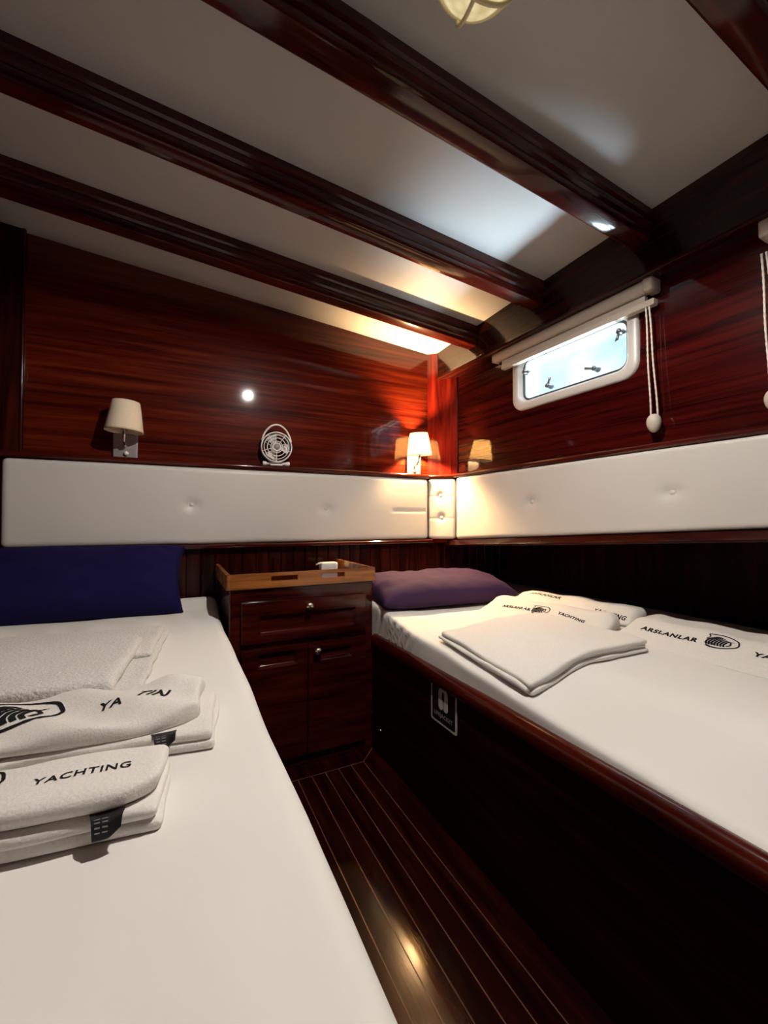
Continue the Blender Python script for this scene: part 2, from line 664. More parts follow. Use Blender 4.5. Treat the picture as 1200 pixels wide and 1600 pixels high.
# deckhead (cambered and sloping)
bm = bmesh.new()
nx, ny = 14, 18
gx = [XL - 0.05 + (2.0 - XL + 0.05) * i / nx for i in range(nx + 1)]
gy = [YF - 0.05 + (2.3 - YF) * j / ny for j in range(ny + 1)]
lo = [[bm.verts.new((x, y, zc(x, y))) for y in gy] for x in gx]
hi = [[bm.verts.new((x, y, zc(x, y) + 0.05)) for y in gy] for x in gx]
for i in range(nx):
    for j in range(ny):
        bm.faces.new([lo[i][j], lo[i][j + 1], lo[i + 1][j + 1], lo[i + 1][j]])
        bm.faces.new([hi[i][j], hi[i + 1][j], hi[i + 1][j + 1], hi[i][j + 1]])
for i in range(nx):
    bm.faces.new([lo[i][0], lo[i + 1][0], hi[i + 1][0], hi[i][0]])
    bm.faces.new([lo[i][ny], hi[i][ny], hi[i + 1][ny], lo[i + 1][ny]])
for j in range(ny):
    bm.faces.new([lo[0][j], hi[0][j], hi[0][j + 1], lo[0][j + 1]])
    bm.faces.new([lo[nx][j], lo[nx][j + 1], hi[nx][j + 1], hi[nx][j]])
struct(obj('ceiling', bm, M_CEIL, smooth=True))

# back wall
bm = bmesh.new()
box(bm, XL - 0.05, 1.97, 2.15, 2.21, 0.0, 2.30)
wall_back = struct(obj('wall_back', bm, M_WALL))
bm = bmesh.new()
x = XL
while x < 1.93:
    w = min(0.062, 1.94 - x)
    box(bm, x + 0.0008, x + w - 0.0008, 2.13, 2.152, 0.0, 0.845, 0.004, 1)
    x += 0.062
obj('matchboard_panel', bm, M_PLANK, wall_back)

# left wall, wall behind the viewer
bm = bmesh.new()
box(bm, XL - 0.05, XL, YF, 2.15, 0, 2.40)
struct(obj('wall_left', bm, M_WALL))
bm = bmesh.new()
box(bm, XL - 0.05, 2.0, YF - 0.06, YF, 0, 2.40)
struct(obj('wall_front', bm, M_WALL))

# hull-side wall: upper part with two portlight openings
W1 = (0.443, 1.062, 1.506, 1.800)
W2 = (1.551, 2.170, 1.506, 1.800)
bm = bmesh.new()
SA, SB = -0.14, 3.02
Z0, Z1 = 0.93, 2.36
ins = 0.035
holes = [(w[0] + ins, w[1] - ins, w[2] + ins, w[3] - ins) for w in (W1, W2)]
zz = [Z0, holes[0][2], holes[0][3], Z1]
sgrid = [SA, holes[0][0], holes[0][1], holes[1][0], holes[1][1], SB]
for i in range(5):
    for k in range(3):
        if k == 1 and i in (1, 3):
            continue
        box(bm, sgrid[i], sgrid[i + 1], 0.0, 0.07, zz[k], zz[k + 1])
bmesh.ops.remove_doubles(bm, verts=bm.verts[:], dist=1e-5)
# drop the interior faces shared by neighbouring blocks
seen = {}
for f in list(bm.faces):
    key = tuple(sorted(v.index for v in f.verts)) if False else frozenset(v for v in f.verts)
    if key in seen:
        seen[key].append(f)
    else:
        seen[key] = [f]
bmesh.ops.delete(bm, geom=[f for fs in seen.values() if len(fs) > 1 for f in fs], context='FACES')
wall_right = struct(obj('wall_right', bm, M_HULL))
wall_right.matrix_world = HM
# deep side of the sleeping recess under the hull cushion
bm = bmesh.new()
box(bm, -0.14, 3.02, 0.46, 0.52, 0.0, 1.02)
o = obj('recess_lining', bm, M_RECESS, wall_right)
# top of the recess (slopes up towards the viewer)


def zt(s):          # lower edge of the hull cushion
    return 0.8605 + 0.0605 * s


bm = bmesh.new()
rings = []
for s in (-0.14, 0.6, 1.4, 3.02):
    b = zt(s) - 0.015
    rings.append([(s, -0.004, b), (s, 0.50, b), (s, 0.50, b + 0.13), (s, -0.004, b + 0.13)])
prism(bm, rings, True)
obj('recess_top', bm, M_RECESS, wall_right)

# angled corner panel between back wall and hull wall
bm = bmesh.new()
p0, p1 = Vector((1.362, 2.15)), Vector((1.4905, 2.0215))
for (a, b, z0, z1, m) in (((0, 0), (0, 0), 0.84, 2.06, 0),):
    ring = []
    pts = [(p0.x, p0.y), (p1.x, p1.y), (p1.x + 0.03, p1.y + 0.14), (p0.x + 0.03, p0.y + 0.01)]
    prism(bm, [[(q[0], q[1], z0) for q in pts], [(q[0], q[1], z1) for q in pts]], True)
t = struct(obj('trim_1', bm, M_VERT))

# corner bead between angled panel and the hull wall (dark upright)
bm = bmesh.new()
tube(bm, [(1.4895, 2.0195, 1.225), (1.4895, 2.0195, 1.86)], 0.006, 8)
struct(obj('trim_2', bm, M_PLANK, smooth=True))

# carline: dark timber running along the hull under the deckhead
bm = bmesh.new()
rings = []
for i in range(13):
    s = -0.12 + 3.12 * i / 12
    P = HM @ Vector((s, -0.08, 0))
    zt_ = zc(P.x, P.y) + 0.01
    prof = [(-0.080, 1.842), (-0.084, 1.836), (-0.086, 1.829), (-0.083, 1.823), (-0.075, 1.820), (0.004, 1.820),
            (0.004, zt_), (-0.080, zt_)]
    rings.append([(s, a, z + (0.004 * s if z < 1.9 else 0)) for a, z in prof])
prism(bm, rings, True)
o = struct(obj('trim_3', bm, M_DARKX, angle=35))
o.matrix_world = HM

# small shelf mouldings above the cushions, on back wall, angled panel and hull


def shelf_ring(y_front, z0=1.218, z1=1.243):
    return [(y_front, z0 + 0.004), (y_front - 0.003, z0 + 0.010), (y_front - 0.003, z1 - 0.008), (y_front + 0.002, z1 - 0.002),
            (y_front + 0.008, z1), (y_front + 0.062, z1), (y_front + 0.062, z0), (y_front + 0.004, z0)]


bm = bmesh.new()
prism(bm, [[(x, a, z) for a, z in shelf_ring(2.089)] for x in (XL, 1.335)], True)
struct(obj('trim_4', bm, M_BEAM, angle=40))
bm = bmesh.new()
prism(bm, [[(s, a, z) for a, z in shelf_ring(-0.046, 1.2205, 1.2435)] for s in (0.022, 3.0)], True)
o = struct(obj('trim_5', bm, M_BEAM, angle=40))
o.matrix_world = HM
u = (Vector((1.4905, 2.0215)) - Vector((1.362, 2.15))).normalized()
nn = Vector((-u.y, u.x))         # towards the hull corner
if nn.x < 0:
    nn = -nn
DM = Matrix(((u.x, nn.x, 0, 1.362), (u.y, nn.y, 0, 2.15), (0, 0, 1, 0), (0, 0, 0, 1)))
bm = bmesh.new()
prism(bm, [[(s, a - 0.0, z) for a, z in shelf_ring(-0.042, 1.219, 1.243)] for s in (-0.004, 0.176)], True)
o = struct(obj('trim_6', bm, M_BEAM, angle=40))
o.matrix_world = DM

# mouldings under the cushions
bm = bmesh.new()
prism(bm, [[(x, 2.092, 0.842), (x, 2.088, 0.848), (x, 2.088, 0.856), (x, 2.093, 0.861), (x, 2.152, 0.861), (x, 2.152, 0.842)]
           for x in (XL, 1.36)], True)
struct(obj('trim_7', bm, M_BEAM, angle=40))
bm = bmesh.new()
rings = []
for s in (-0.05, 0.6, 1.4, 3.0):
    b = zt(s)
    rings.append([(s, -0.046, b - 0.040), (s, -0.054, b - 0.036), (s, -0.055, b - 0.030), (s, -0.050, b - 0.022), (s, -0.044, b - 0.003),
                  (s, 0.0, b - 0.003), (s, 0.0, b - 0.040)])
prism(bm, rings, True)
o = struct(obj('trim_8', bm, M_DARKX, angle=40))
o.matrix_world = HM

# upright corner bead at the left end of the back wall
bm = bmesh.new()
box(bm, XL, -0.553, 2.128, 2.151, 1.243, 2.2, 0.003, 2)
tube(bm, [(-0.556, 2.130, 1.245), (-0.556, 2.130, 2.15)], 0.007, 10)
struct(obj('trim_9', bm, M_PLANK, angle=40))

# ================================================================== DECKHEAD BEAMS


def beam(y0, x1, label):
    bm = bmesh.new()
    rings = []
    # moulded near face, rounded arris, flat glossy underside
    prof = [(0.000, 0.012), (0.000, -0.026), (0.007, -0.032), (0.003, -0.040), (0.002, -0.050), (0.003, -0.060), (0.010, -0.067),
            (0.007, -0.074), (0.006, -0.082), (0.007, -0.091), (0.010, -0.098), (0.016, -0.101),
            (0.070, -0.101), (0.075, -0.098), (0.077, -0.092), (0.077, 0.012)]
    n = 14
    for i in range(n + 1):
        x = XL + (x1 - XL) * i / n
        rings.append([(x, y0 + a, zc(x, y0 + 0.03) + z) for a, z in prof])
    prism(bm, rings, True)
    o = obj('ceiling_beam', bm, M_BEAM, angle=28)
    return tag(o, label, 'beam', 'deckhead beams')


beam(1.753, 1.424, 'moulded mahogany ceiling beam closest to the back wall with lamps')
beam(1.319, 1.440, 'moulded mahogany ceiling beam in the middle, second from the back wall')
beam(0.863, 1.460, 'thick moulded mahogany ceiling beam next to the round caged ceiling lamp')
beam(0.386, 1.478, 'dark mahogany ceiling beam cut off in the top right corner of the picture')

# ================================================================== UPHOLSTERED WALL CUSHIONS


def cushion(name, label, size, M, dimples, creases=(), slant=None, seg=(70, 8, 24), group='upholstered wall cushions'):
    """size (length, thickness, height), origin at its lower left back corner; front is -Y"""
    L, T, H = size
    root = thing(name, label, 'wall cushion', group=group)
    root.matrix_world = M

    def warp(p):
        u, v = p.x / L, p.z / H
        if p.y < T * 0.35 - T:
            f = 1.0
        else:
            f = max(0.0, min(1.0, -p.y / (T * 0.75)))
        d = 0.0
        for (dx, dz) in dimples:
            r2 = (p.x - dx) ** 2 + (p.z - dz) ** 2
            d += 0.012 * math.exp(-r2 / (2 * 0.016 ** 2)) + 0.006 * math.exp(-math.sqrt(r2) / 0.06)
        for (x0, x1_, cz) in creases:
            if x0 - 0.02 < p.x < x1_ + 0.02:
                d += 0.004 * math.exp(-((p.z - cz) / 0.004) ** 2)
        puff = 0.006 * nz3(p.x * 4, p.z * 5, 3.1)
        y = p.y + f * (d + puff * 0.5)
        z = p.z
        if slant:
            lo_ = slant(p.x)
            z = lo_ + (H - lo_) * v
        return Vector((p.x, y, z))

    bm = bmesh.new()
    rbox(bm, (L, T, H), min(T * 0.42, 0.022), seg, warp, (L / 2, -T / 2, H / 2))
    obj('upholstery', bm, M_LEATHER, root, smooth=True)
    for (dx, dz) in dimples:
        bm = bmesh.new()
        Mb = Matrix.Translation((dx, -T + 0.0175, slant(dx) + (H - slant(dx)) * dz / H if slant else dz)) @ Matrix.Rotation(R(90), 4, 'X')
        lathe(bm, [(0.0115, 0.0), (0.011, 0.003), (0.007, 0.0055), (0.0, 0.0065)], 16, Mb)
        obj('button', bm, M_LEATHER, root, smooth=True)
    return root


# back wall cushion
cushion('wall_cushion', 'long cream buttoned wall cushion on the back wall under lamps and fan',
        (1.936, 0.062, 0.354), Matrix.Translation((-0.605, 2.151, 0.8625)),
        [(0.67, 0.180), (1.307, 0.170)], creases=((1.72, 1.90, 0.165),), seg=(110, 8, 40))
# narrow corner cushion on the angled panel
cushion('wall_cushion', 'narrow two-button cream wall cushion in the corner beside the lit lamp',
        (0.164, 0.042, 0.354), DM @ Matrix.Translation((0.008, 0.0, 0.8635)),
        [(0.078, 0.255), (0.083, 0.125)], creases=((0.0, 0.16, 0.251), (0.0, 0.16, 0.121)), seg=(34, 8, 60))
# hull cushion, narrowing towards the viewer
cushion('wall_cushion', 'long cream buttoned wall cushion on the window wall above the right bed',
        (2.97, 0.047, 0.3575), HM @ Matrix.Translation((0.03, 0.001, 0.8625)),
        [(0.55, 0.179), (1.152, 0.166), (1.75, 0.16)], slant=lambda s: 0.0605 * s, seg=(150, 8, 40))

# ================================================================== WINDOWS


def window(idx, w, latches):
    s0, s1, z0, z1 = w
    root = bpy.data.objects.new('window_%d' % idx, None)
    C.objects.link(root)
    struct(root)
    root.matrix_world = HM @ Matrix.Translation((s0, 0, z0))
    W, H = s1 - s0, z1 - z0
    bm = bmesh.new()
    loops = []
    for (ins, o, r) in ((0.0, 0.002, 0.062), (0.001, -0.008, 0.062), (0.006, -0.014, 0.058), (0.032, -0.015, 0.045), (0.040, -0.011, 0.042),
                        (0.048, 0.016, 0.040), (0.050, 0.055, 0.040)):
        loops.append([(a, o, b) for a, b in rr_loop(ins, W - ins, ins, H - ins, r)])
    prism(bm, loops, False)
    obj('window_frame', bm, M_WFRAME, root, angle=50)
    bm = bmesh.new()
    loops = []
    for (ins, o, r) in ((0.0475, 0.014, 0.040), (0.056, 0.012, 0.036), (0.057, 0.020, 0.036)):
        loops.append([(a, o, b) for a, b in rr_loop(ins, W - ins, ins, H - ins, r)])
    prism(bm, loops, False)
    obj('window_seal', bm, M_RUBBER, root, angle=50)
    bm = bmesh.new()
    lp = rr_loop(0.046, W - 0.046, 0.046, H - 0.046, 0.038)
    prism(bm, [[(a, 0.020, b) for a, b in lp], [(a, 0.024, b) for a, b in lp]], True)
    obj('window_pane', bm, M_PANE, root)
    for (ls, lz, rot) in latches:
        bm = bmesh.new()
        Mb = Matrix.Translation((ls - s0, 0.018, lz - z0)) @ Matrix.Rotation(R(90), 4, 'X')
        lathe(bm, [(0.012, 0.0), (0.012, 0.010), (0.0085, 0.013), (0.0085, 0.024), (0.010, 0.026), (0.010, 0.034), (0.004, 0.037)], 14, Mb)
        a = R(rot)
        c0 = Vector((ls - s0, -0.010, lz - z0))
        tube(bm, [c0 + Vector((math.cos(a), 0, math.sin(a))) * 0.004, c0 + Vector((math.cos(a), -0.12, math.sin(a))) * 0.022,
                  c0 + Vector((math.cos(a), -0.15, math.sin(a))) * 0.038], [0.006, 0.005, 0.0065], 8)
        obj('window_latch', bm, M_RUBBER if idx > 5 else MATS['latch'], root, smooth=True)
    return root


plain('latch', (0.20, 0.22, 0.25), 0.3, 0.8, nscale=60, nstr=0.05)
window(1, W1, [(0.990, 1.700, -100), (0.885, 1.590, 165), (0.655, 1.585, 60), (0.520, 1.690, -20)])
window(2, W2, [(2.098, 1.700, -100), (1.993, 1.590, 165), (1.763, 1.585, 60), (1.628, 1.690, -20)])


def blind(label, s0, s1, ctrl, knob_z, cord_top, drop=0.0):
    root = thing('roller_blind', label, 'blind', group='roller blinds over the portlights')
    root.matrix_world = HM @ Matrix.Translation((s0, 0, 1.73))
    L = s1 - s0
    rx = Matrix.Rotation(R(90), 4, 'Y')
    bm = bmesh.new()
    lathe(bm, [(0.012, 0.0), (0.026, 0.001), (0.029, 0.004), (0.029, L - 0.004), (0.026, L)], 24,
          Matrix.Translation((0, -0.031, 0.080)) @ rx)
    obj('fabric_roll', bm, M_BLIND, root, angle=40)
    bm = bmesh.new()
    box(bm, 0.05, L + (0.028 if ctrl == 'near' else -0.005), -0.046, -0.018, 0.001 - drop, 0.024 - drop, 0.003, 2)
    box(bm, 0.05, L - 0.005, -0.041, -0.021, 0.022 - drop, 0.046 - drop, 0.002, 2)
    obj('bottom_bar', bm, M_BLIND, root)
    if drop:  # unseen lowered fabric, added to keep window light off the ceiling
        bm = bmesh.new()
        box(bm, 0.05, L - 0.005, -0.0345, -0.0325, 0.03 - drop, 0.09)
        obj('light_stop_fabric', bm, M_BLIND, root)
    bm = bmesh.new()
    b0 = L - 0.004 if ctrl == 'near' else -0.030
    box(bm, b0, b0 + 0.034, -0.062, 0.0, 0.050, 0.118, 0.008, 3)
    obj('control_bracket', bm, M_BLIND, root, angle=40)
    bm = bmesh.new()
    e0 = -0.012 if ctrl == 'near' else L
    box(bm, e0, e0 + 0.012, -0.050, 0.0, 0.055, 0.105, 0.003, 2)
    obj('end_bracket', bm, M_BLIND, root)
    cs = b0 + 0.017
    # two strands of the pull cord and the weighted knob they run into
    ck = bpy.data.objects.new('pull_cord', None)
    bm = bmesh.new()
    kz = knob_z - 1.73
    dk = 0.019
    rnd = random.Random(3)
    for sgn, sp in ((-1, 0.004), (1, 0.007)):
        pts = []
        n = 40
        for i in range(n + 1):
            t = i / n
            z = 0.012 + (kz + 0.022 - 0.012) * t
            pts.append((cs - 0.012 + dk * t + sgn * (sp + 0.006 * t) + 0.0012 * math.sin(9 * t), -0.040, z))
        tube(bm, pts, [0.0026 if i % 2 else 0.0034 for i in range(n + 1)], 6)
    cord = obj('pull_cord', bm, M_CORD, root, smooth=True)
    bpy.data.objects.remove(ck)
    bm = bmesh.new()
    prof = []
    for i in range(13):
        a = -math.pi / 2 + math.pi * i / 12
        prof.append((max(0.0001, 0.023 * math.cos(a) * (1 + 0.12 * math.sin(a))), 0.033 * math.sin(a)))
    lathe(bm, prof, 18, Matrix.Translation((cs + 0.007, -0.040, kz)), False, False)
    obj('cord_knob', bm, M_BLIND, cord, smooth=True)
    return root


blind('cream roller blind rolled up above the bright window, pull cord at its right end', 0.352, 1.110, 'near', 1.312, 1.74)
blind('cream roller blind cut by the right picture edge, only bracket and cord showing', 1.462, 2.22, 'far', 1.312, 1.74, 0.14)

# ================================================================== LAMPS


def wall_lamp(label, x, on, rx=0.0, ry=0.0):
    root = thing('wall_lamp', label, 'lamp', (x, 2.15, 1.243))
    bm = bmesh.new()
    box(bm, -0.046, 0.046, -0.016, 0.001, 0.0, 0.106, 0.003, 2)
    obj('back_plate', bm, M_PLATE, root)
    bm = bmesh.new()
    tube(bm, [(0.0, -0.014, 0.052), (0.0, -0.030, 0.050), (0.0, -0.052, 0.056), (0.0, -0.068, 0.074), (0.0, -0.075, 0.098), (0.0, -0.077, 0.128)],
         0.0055, 10)
    lathe(bm, [(0.014, 0.0), (0.014, 0.030), (0.011, 0.034)], 16, Matrix.Translation((0.0, -0.077, 0.110)))
    obj('arm', bm, M_CHROME, root, angle=50)
    bm = bmesh.new()
    lathe(bm, [(0.0095, 0.0), (0.0095, 0.010), (0.006, 0.014), (0.0, 0.015)], 14,
          Matrix.Translation((0.004, -0.015, 0.020)) @ Matrix.Rotation(R(90), 4, 'X'))
    obj('switch_knob', bm, M_WPLASTIC, root, smooth=True)
    SM = Matrix.Translation((0.0, -0.077, 0.104)) @ Matrix.Rotation(R(rx), 4, 'X') @ Matrix.Rotation(R(ry), 4, 'Y')
    bm = bmesh.new()
    nseg = 48
    prof = [(0.0725, 0.0), (0.0705, 0.012), (0.064, 0.055), (0.057, 0.100), (0.0515, 0.128), (0.0500, 0.128), (0.0555, 0.100), (0.0625, 0.055),
            (0.0690, 0.012), (0.0710, 0.0)]
    lathe(bm, prof + [prof[0]], nseg, SM, False, False)
    bmesh.ops.remove_doubles(bm, verts=bm.verts[:], dist=1e-5)
    shade = obj('lamp_shade', bm, M_SHADE_ON if on else M_SHADE_OFF, root, smooth=True, label=('glowing pleated cream shade' if on else None))
    bm = bmesh.new()
    ring = [SM @ Vector((0.0725 * math.cos(2 * math.pi * k / 40), 0.0725 * math.sin(2 * math.pi * k / 40), 0.001)) for k in range(40)]
    tube(bm, ring, 0.0012, 6, closed=True)
    if on:
        for k in range(8):
            a = 2 * math.pi * k / 8 + 0.5
            tube(bm, [SM @ Vector((r * math.cos(a), r * math.sin(a), z)) for r, z in ((0.0728, 0.0), (0.0643, 0.055), (0.0518, 0.128))], 0.0006, 5)
    obj('piping', bm, M_PIPE, shade, smooth=True)
    bm = bmesh.new()
    prof = [(0.010, 0.0), (0.011, 0.012), (0.017, 0.035), (0.0165, 0.048), (0.009, 0.062), (0.0003, 0.066)]
    lathe(bm, prof, 16, SM @ Matrix.Translation((0, 0, 0.026)))
    obj('bulb', bm, M_BULB if on else M_WPLASTIC, root, smooth=True)
    if on:
        for dz in (0.105,):
            l = bulb_light('reading_lamp_light', SM @ Vector((0, 0, 0.050)), WALL_W, (1.0, 0.62, 0.28), 0.025)
            l.parent = root
    return root


wall_lamp('unlit wall lamp with beige shade and chrome plate, left of the fan', -0.200, False, 0, 3)
wall_lamp('lit wall lamp glowing cream in the corner beside the hull wall', 1.258, True, 3, -4)


def bulkhead_lamp(label, x, y, vis=True):
    z = zc(x, y)
    root = thing('bulkhead_lamp', label, 'ceiling lamp', (x, y, z))
    root.rotation_euler = (R(3.0), R(4.7), 0)
    bm = bmesh.new()
    lathe(bm, [(0.096, 0.004), (0.098, -0.010), (0.096, -0.026), (0.090, -0.036), (0.082, -0.041), (0.079, -0.040), (0.079, -0.010), (0.0004, -0.008)], 40)
    obj('lamp_base', bm, M_IVORY, root, angle=50)
    bm = bmesh.new()
    lathe(bm, [(0.078, -0.034), (0.077, -0.046), (0.071, -0.060), (0.058, -0.075), (0.038, -0.085), (0.018, -0.090), (0.0004, -0.092)], 40,
          None, False, False)
    obj('glass_lens', bm, M_LENS, root, smooth=True)
    bm = bmesh.new()
    for a0 in (R(80), R(172)):
        pts = []
        for k in range(25):
            b = -math.pi / 2 + math.pi * k / 24
            rr = 0.088 * math.sin(b)
            zz_ = -0.032 - 0.065 * math.cos(b) ** 0.8 if abs(math.cos(b)) > 1e-6 else -0.032
            pts.append((rr * math.cos(a0), rr * math.sin(a0), zz_))
        tube(bm, pts, 0.0046, 8)
    ring = [(0.083 * math.cos(2 * math.pi * k / 40), 0.083 * math.sin(2 * math.pi * k / 40), -0.044) for k in range(40)]
    tube(bm, ring, 0.0055, 8, closed=True)
    for k in range(4):
        a = R(80 + 92 * k)
        Mb = Matrix.Translation((0.090 * math.cos(a), 0.090 * math.sin(a), -0.020))
        lathe(bm, [(0.010, 0.010), (0.011, -0.004), (0.008, -0.012), (0.001, -0.014)], 12, Mb)
    obj('wire_cage', bm, M_IVORY, root, smooth=True)
    bm = bmesh.new()
    lathe(bm, [(0.012, -0.010), (0.014, -0.018), (0.024, -0.028), (0.022, -0.038), (0.010, -0.046), (0.0004, -0.048)], 20, None, True, False)
    obj('bulb', bm, M_BULB, root, smooth=True)
    d = bpy.data.lights.new('ceiling_lamp_light', 'SPOT')
    d.energy = CEIL_W
    d.color = (1.0, 0.925, 0.84)
    d.spot_size = R(168)
    d.spot_blend = 0.25
    d.shadow_soft_size = 0.014
    l = bpy.data.objects.new('ceiling_lamp_light', d)
    C.objects.link(l)
    l.location = (0, 0, -0.100)
    l.parent = root
    return root


bulkhead_lamp('round caged ceiling lamp glowing yellow between two beams at the top edge', 0.540, 0.655)

# ================================================================== FAN
fan = thing('desk_fan', 'small white round fan standing on the shelf moulding above the cushion', 'fan', (0.447, 2.112, 1.243), R(-8))
FM = Matrix.Translation((0, 0, 0.092)) @ Matrix.Rotation(R(90), 4, 'X')      # lathe axis -> local -Y
bm = bmesh.new()
lathe(bm, [(0.066, -0.026), (0.074, -0.024), (0.0755, 0.0), (0.0745, 0.024), (0.071, 0.026), (0.070, 0.0), (0.066, -0.026)], 40, FM, False, False)
bmesh.ops.remove_doubles(bm, verts=bm.verts[:], dist=1e-5)
obj('housing', bm, M_WPLASTIC, fan, smooth=True)
bm = bmesh.new()
for rr in (0.0285, 0.045, 0.060, 0.0725):
    ring = [FM @ Vector((rr * math.cos(2 * math.pi * k / 36), rr * math.sin(2 * math.pi * k / 36), 0.027)) for k in range(36)]
    tube(bm, ring, 0.0021 if rr < 0.07 else 0.003, 6, closed=True)
for k in range(5):
    a = R(-90 + 72 * k)
    tube(bm, [FM @ Vector((r * math.cos(a), r * math.sin(a), 0.0275)) for r in (0.016, 0.045, 0.0725)], 0.0018, 6)
ring = [FM @ Vector((0.0185 * math.cos(2 * math.pi * k / 28), 0.0185 * math.sin(2 * math.pi * k / 28), 0.028)) for k in range(28)]
tube(bm, ring, 0.0038, 8, closed=True)
obj('grille', bm, M_WPLASTIC, fan, smooth=True)
bm = bmesh.new()
lathe(bm, [(0.016, 0.018), (0.016, 0.027), (0.012, 0.030), (0.0004, 0.0305)], 24, FM)
obj('hub_cap', bm, M_GPLASTIC, fan, smooth=True)
bm = bmesh.new()
for k in range(3):
    a0 = R(100 + 120 * k)
    rows = []
    for i in range(7):
        r = 0.014 + 0.048 * i / 6
        row = []
        for j in range(7):
            a = a0 + R(48) * (j / 6 - 0.2) * (0.8 + 0.4 * i / 6)
            row.append((FM @ Vector((r * math.cos(a), r * math.sin(a), 0.012 - 0.020 * j / 6)),
                        FM @ Vector((r * math.cos(a), r * math.sin(a), 0.0105 - 0.020 * j / 6))))
        rows.append(row)
    top = [[bm.verts.new(p[0]) for p in row] for row in rows]
    bot = [[bm.verts.new(p[1]) for p in row] for row in rows]
    for i in range(6):
        for j in range(6):
            bm.faces.new([top[i][j], top[i + 1][j], top[i + 1][j + 1], top[i][j + 1]])
            bm.faces.new([bot[i][j], bot[i][j + 1], bot[i + 1][j + 1], bot[i + 1][j]])
lathe(bm, [(0.017, -0.012), (0.017, 0.014), (0.010, 0.017)], 20, FM)
obj('fan_blades', bm, MATS['white_plastic'], fan, smooth=True)
bm = bmesh.new()
lathe(bm, [(0.020, -0.028), (0.026, -0.022), (0.024, -0.012)], 20, FM)
for k in range(3):
    a = R(30 + 120 * k)
    tube(bm, [FM @ Vector((0.02 * math.cos(a), 0.02 * math.sin(a), -0.022)), FM @ Vector((0.073 * math.cos(a), 0.073 * math.sin(a), -0.022))], 0.003, 6)
obj('motor', bm, M_WPLASTIC, fan, smooth=True)
bm = bmesh.new()
pts = []
for k in range(21):
    a = R(22 + 136 * k / 20)
    pts.append(FM @ Vector((0.0755 * math.cos(a), 0.0755 * math.sin(a) + 0.036 * max(0, math.sin((a - R(22)) / R(136) * math.pi)) ** 0.8, 0.020)))
tube(bm, pts, 0.0042, 8)
obj('carry_handle', bm, M_WPLASTIC, fan, smooth=True)
bm = bmesh.new()
rx = Matrix.Rotation(R(90), 4, 'Y')
lathe(bm, [(0.004, -0.066), (0.010, -0.064), (0.011, -0.050), (0.0075, -0.044), (0.0075, 0.044), (0.011, 0.050), (0.010, 0.064), (0.004, 0.066)], 16,
      Matrix.Translation((0, 0, 0.0125)) @ rx)
box(bm, -0.030, 0.030, -0.024, 0.016, 0.0, 0.008, 0.003, 2)
obj('fan_base', bm, M_WPLASTIC, fan, smooth=False, angle=40)

# ================================================================== NIGHTSTAND
NX0, NX1, NY0, NY1 = 0.180, 0.7655, 1.651, 2.128
ns = thing('nightstand', 'dark mahogany nightstand between the two beds with a drawer and cupboard', 'nightstand',
           ((NX0 + NX1) / 2, (NY0 + NY1) / 2, 0))
ox, oy = (NX0 + NX1) / 2, (NY0 + NY1) / 2


def nb(bm, x0, x1, y0, y1, z0, z1, bev=0.0, seg=2):
    return box(bm, x0 - ox, x1 - ox, y0 - oy, y1 - oy, z0, z1, bev, seg)


bm = bmesh.new()
nb(bm, NX0, NX1, NY0 + 0.003, NY1, 0.0, 0.712, 0.004, 2)
obj('carcass', bm, M_CAB, ns)


def panel_front(name, x0, x1, z0, z1, recesses, y=NY0 + 0.003, th=0.016, m=None):
    """raised frame with sunk panels (x0,x1,z0,z1 each)"""
    bm = bmesh.new()
    xs_ = sorted({x0, x1} | {v for r in recesses for v in r[:2]})
    zs_ = sorted({z0, z1} | {v for r in recesses for v in r[2:]})
    for i in range(len(xs_) - 1):
        for k in range(len(zs_) - 1):
            cx_, cz_ = (xs_[i] + xs_[i + 1]) / 2, (zs_[k] + zs_[k + 1]) / 2
            if any(r[0] < cx_ < r[1] and r[2] < cz_ < r[3] for r in recesses):
                continue
            nb(bm, xs_[i], xs_[i + 1], y - th, y, zs_[k], zs_[k + 1])
    bmesh.ops.remove_doubles(bm, verts=bm.verts[:], dist=1e-5)
    seen = {}
    for f in list(bm.faces):
        seen.setdefault(frozenset(f.verts), []).append(f)
    bmesh.ops.delete(bm, geom=[f for fs in seen.values() if len(fs) > 1 for f in fs], context='FACES')
    # sunk panels with sloping beads around them
    for (a, b, c, d) in recesses:
        g = 0.009
        o4 = [(a, y - th, c), (b, y - th, c), (b, y - th, d), (a, y - th, d)]
        i4 = [(a + g, y - 0.004, c + g), (b - g, y - 0.004, c + g), (b - g, y - 0.004, d - g), (a + g, y - 0.004, d - g)]
        vo = [bm.verts.new((p[0] - ox, p[1] - oy, p[2])) for p in o4]
        vi = [bm.verts.new((p[0] - ox, p[1] - oy, p[2])) for p in i4]
        for q in range(4):
            bm.faces.new([vo[q], vo[(q + 1) % 4], vi[(q + 1) % 4], vi[q]])
        bm.faces.new(vi)
    o = obj(name, bm, m or M_CAB, ns)
    md = o.modifiers.new('bevel', 'BEVEL')
    md.width = 0.0022
    md.segments = 2
    md.limit_method = 'ANGLE'
    md.angle_limit = R(50)
    return o


def knob(parent, x, z, y=NY0 - 0.013):
    bm = bmesh.new()
    Mb = Matrix.Translation((x - ox, y - oy, z)) @ Matrix.Rotation(R(90), 4, 'X')
    lathe(bm, [(0.008, 0.0), (0.006, 0.006), (0.006, 0.010), (0.013, 0.014), (0.0150, 0.018), (0.0140, 0.022), (0.009, 0.026), (0.0004, 0.0275)], 20, Mb)
    return obj('knob', bm, M_NICKEL, parent, smooth=True, label='round nickel knob')


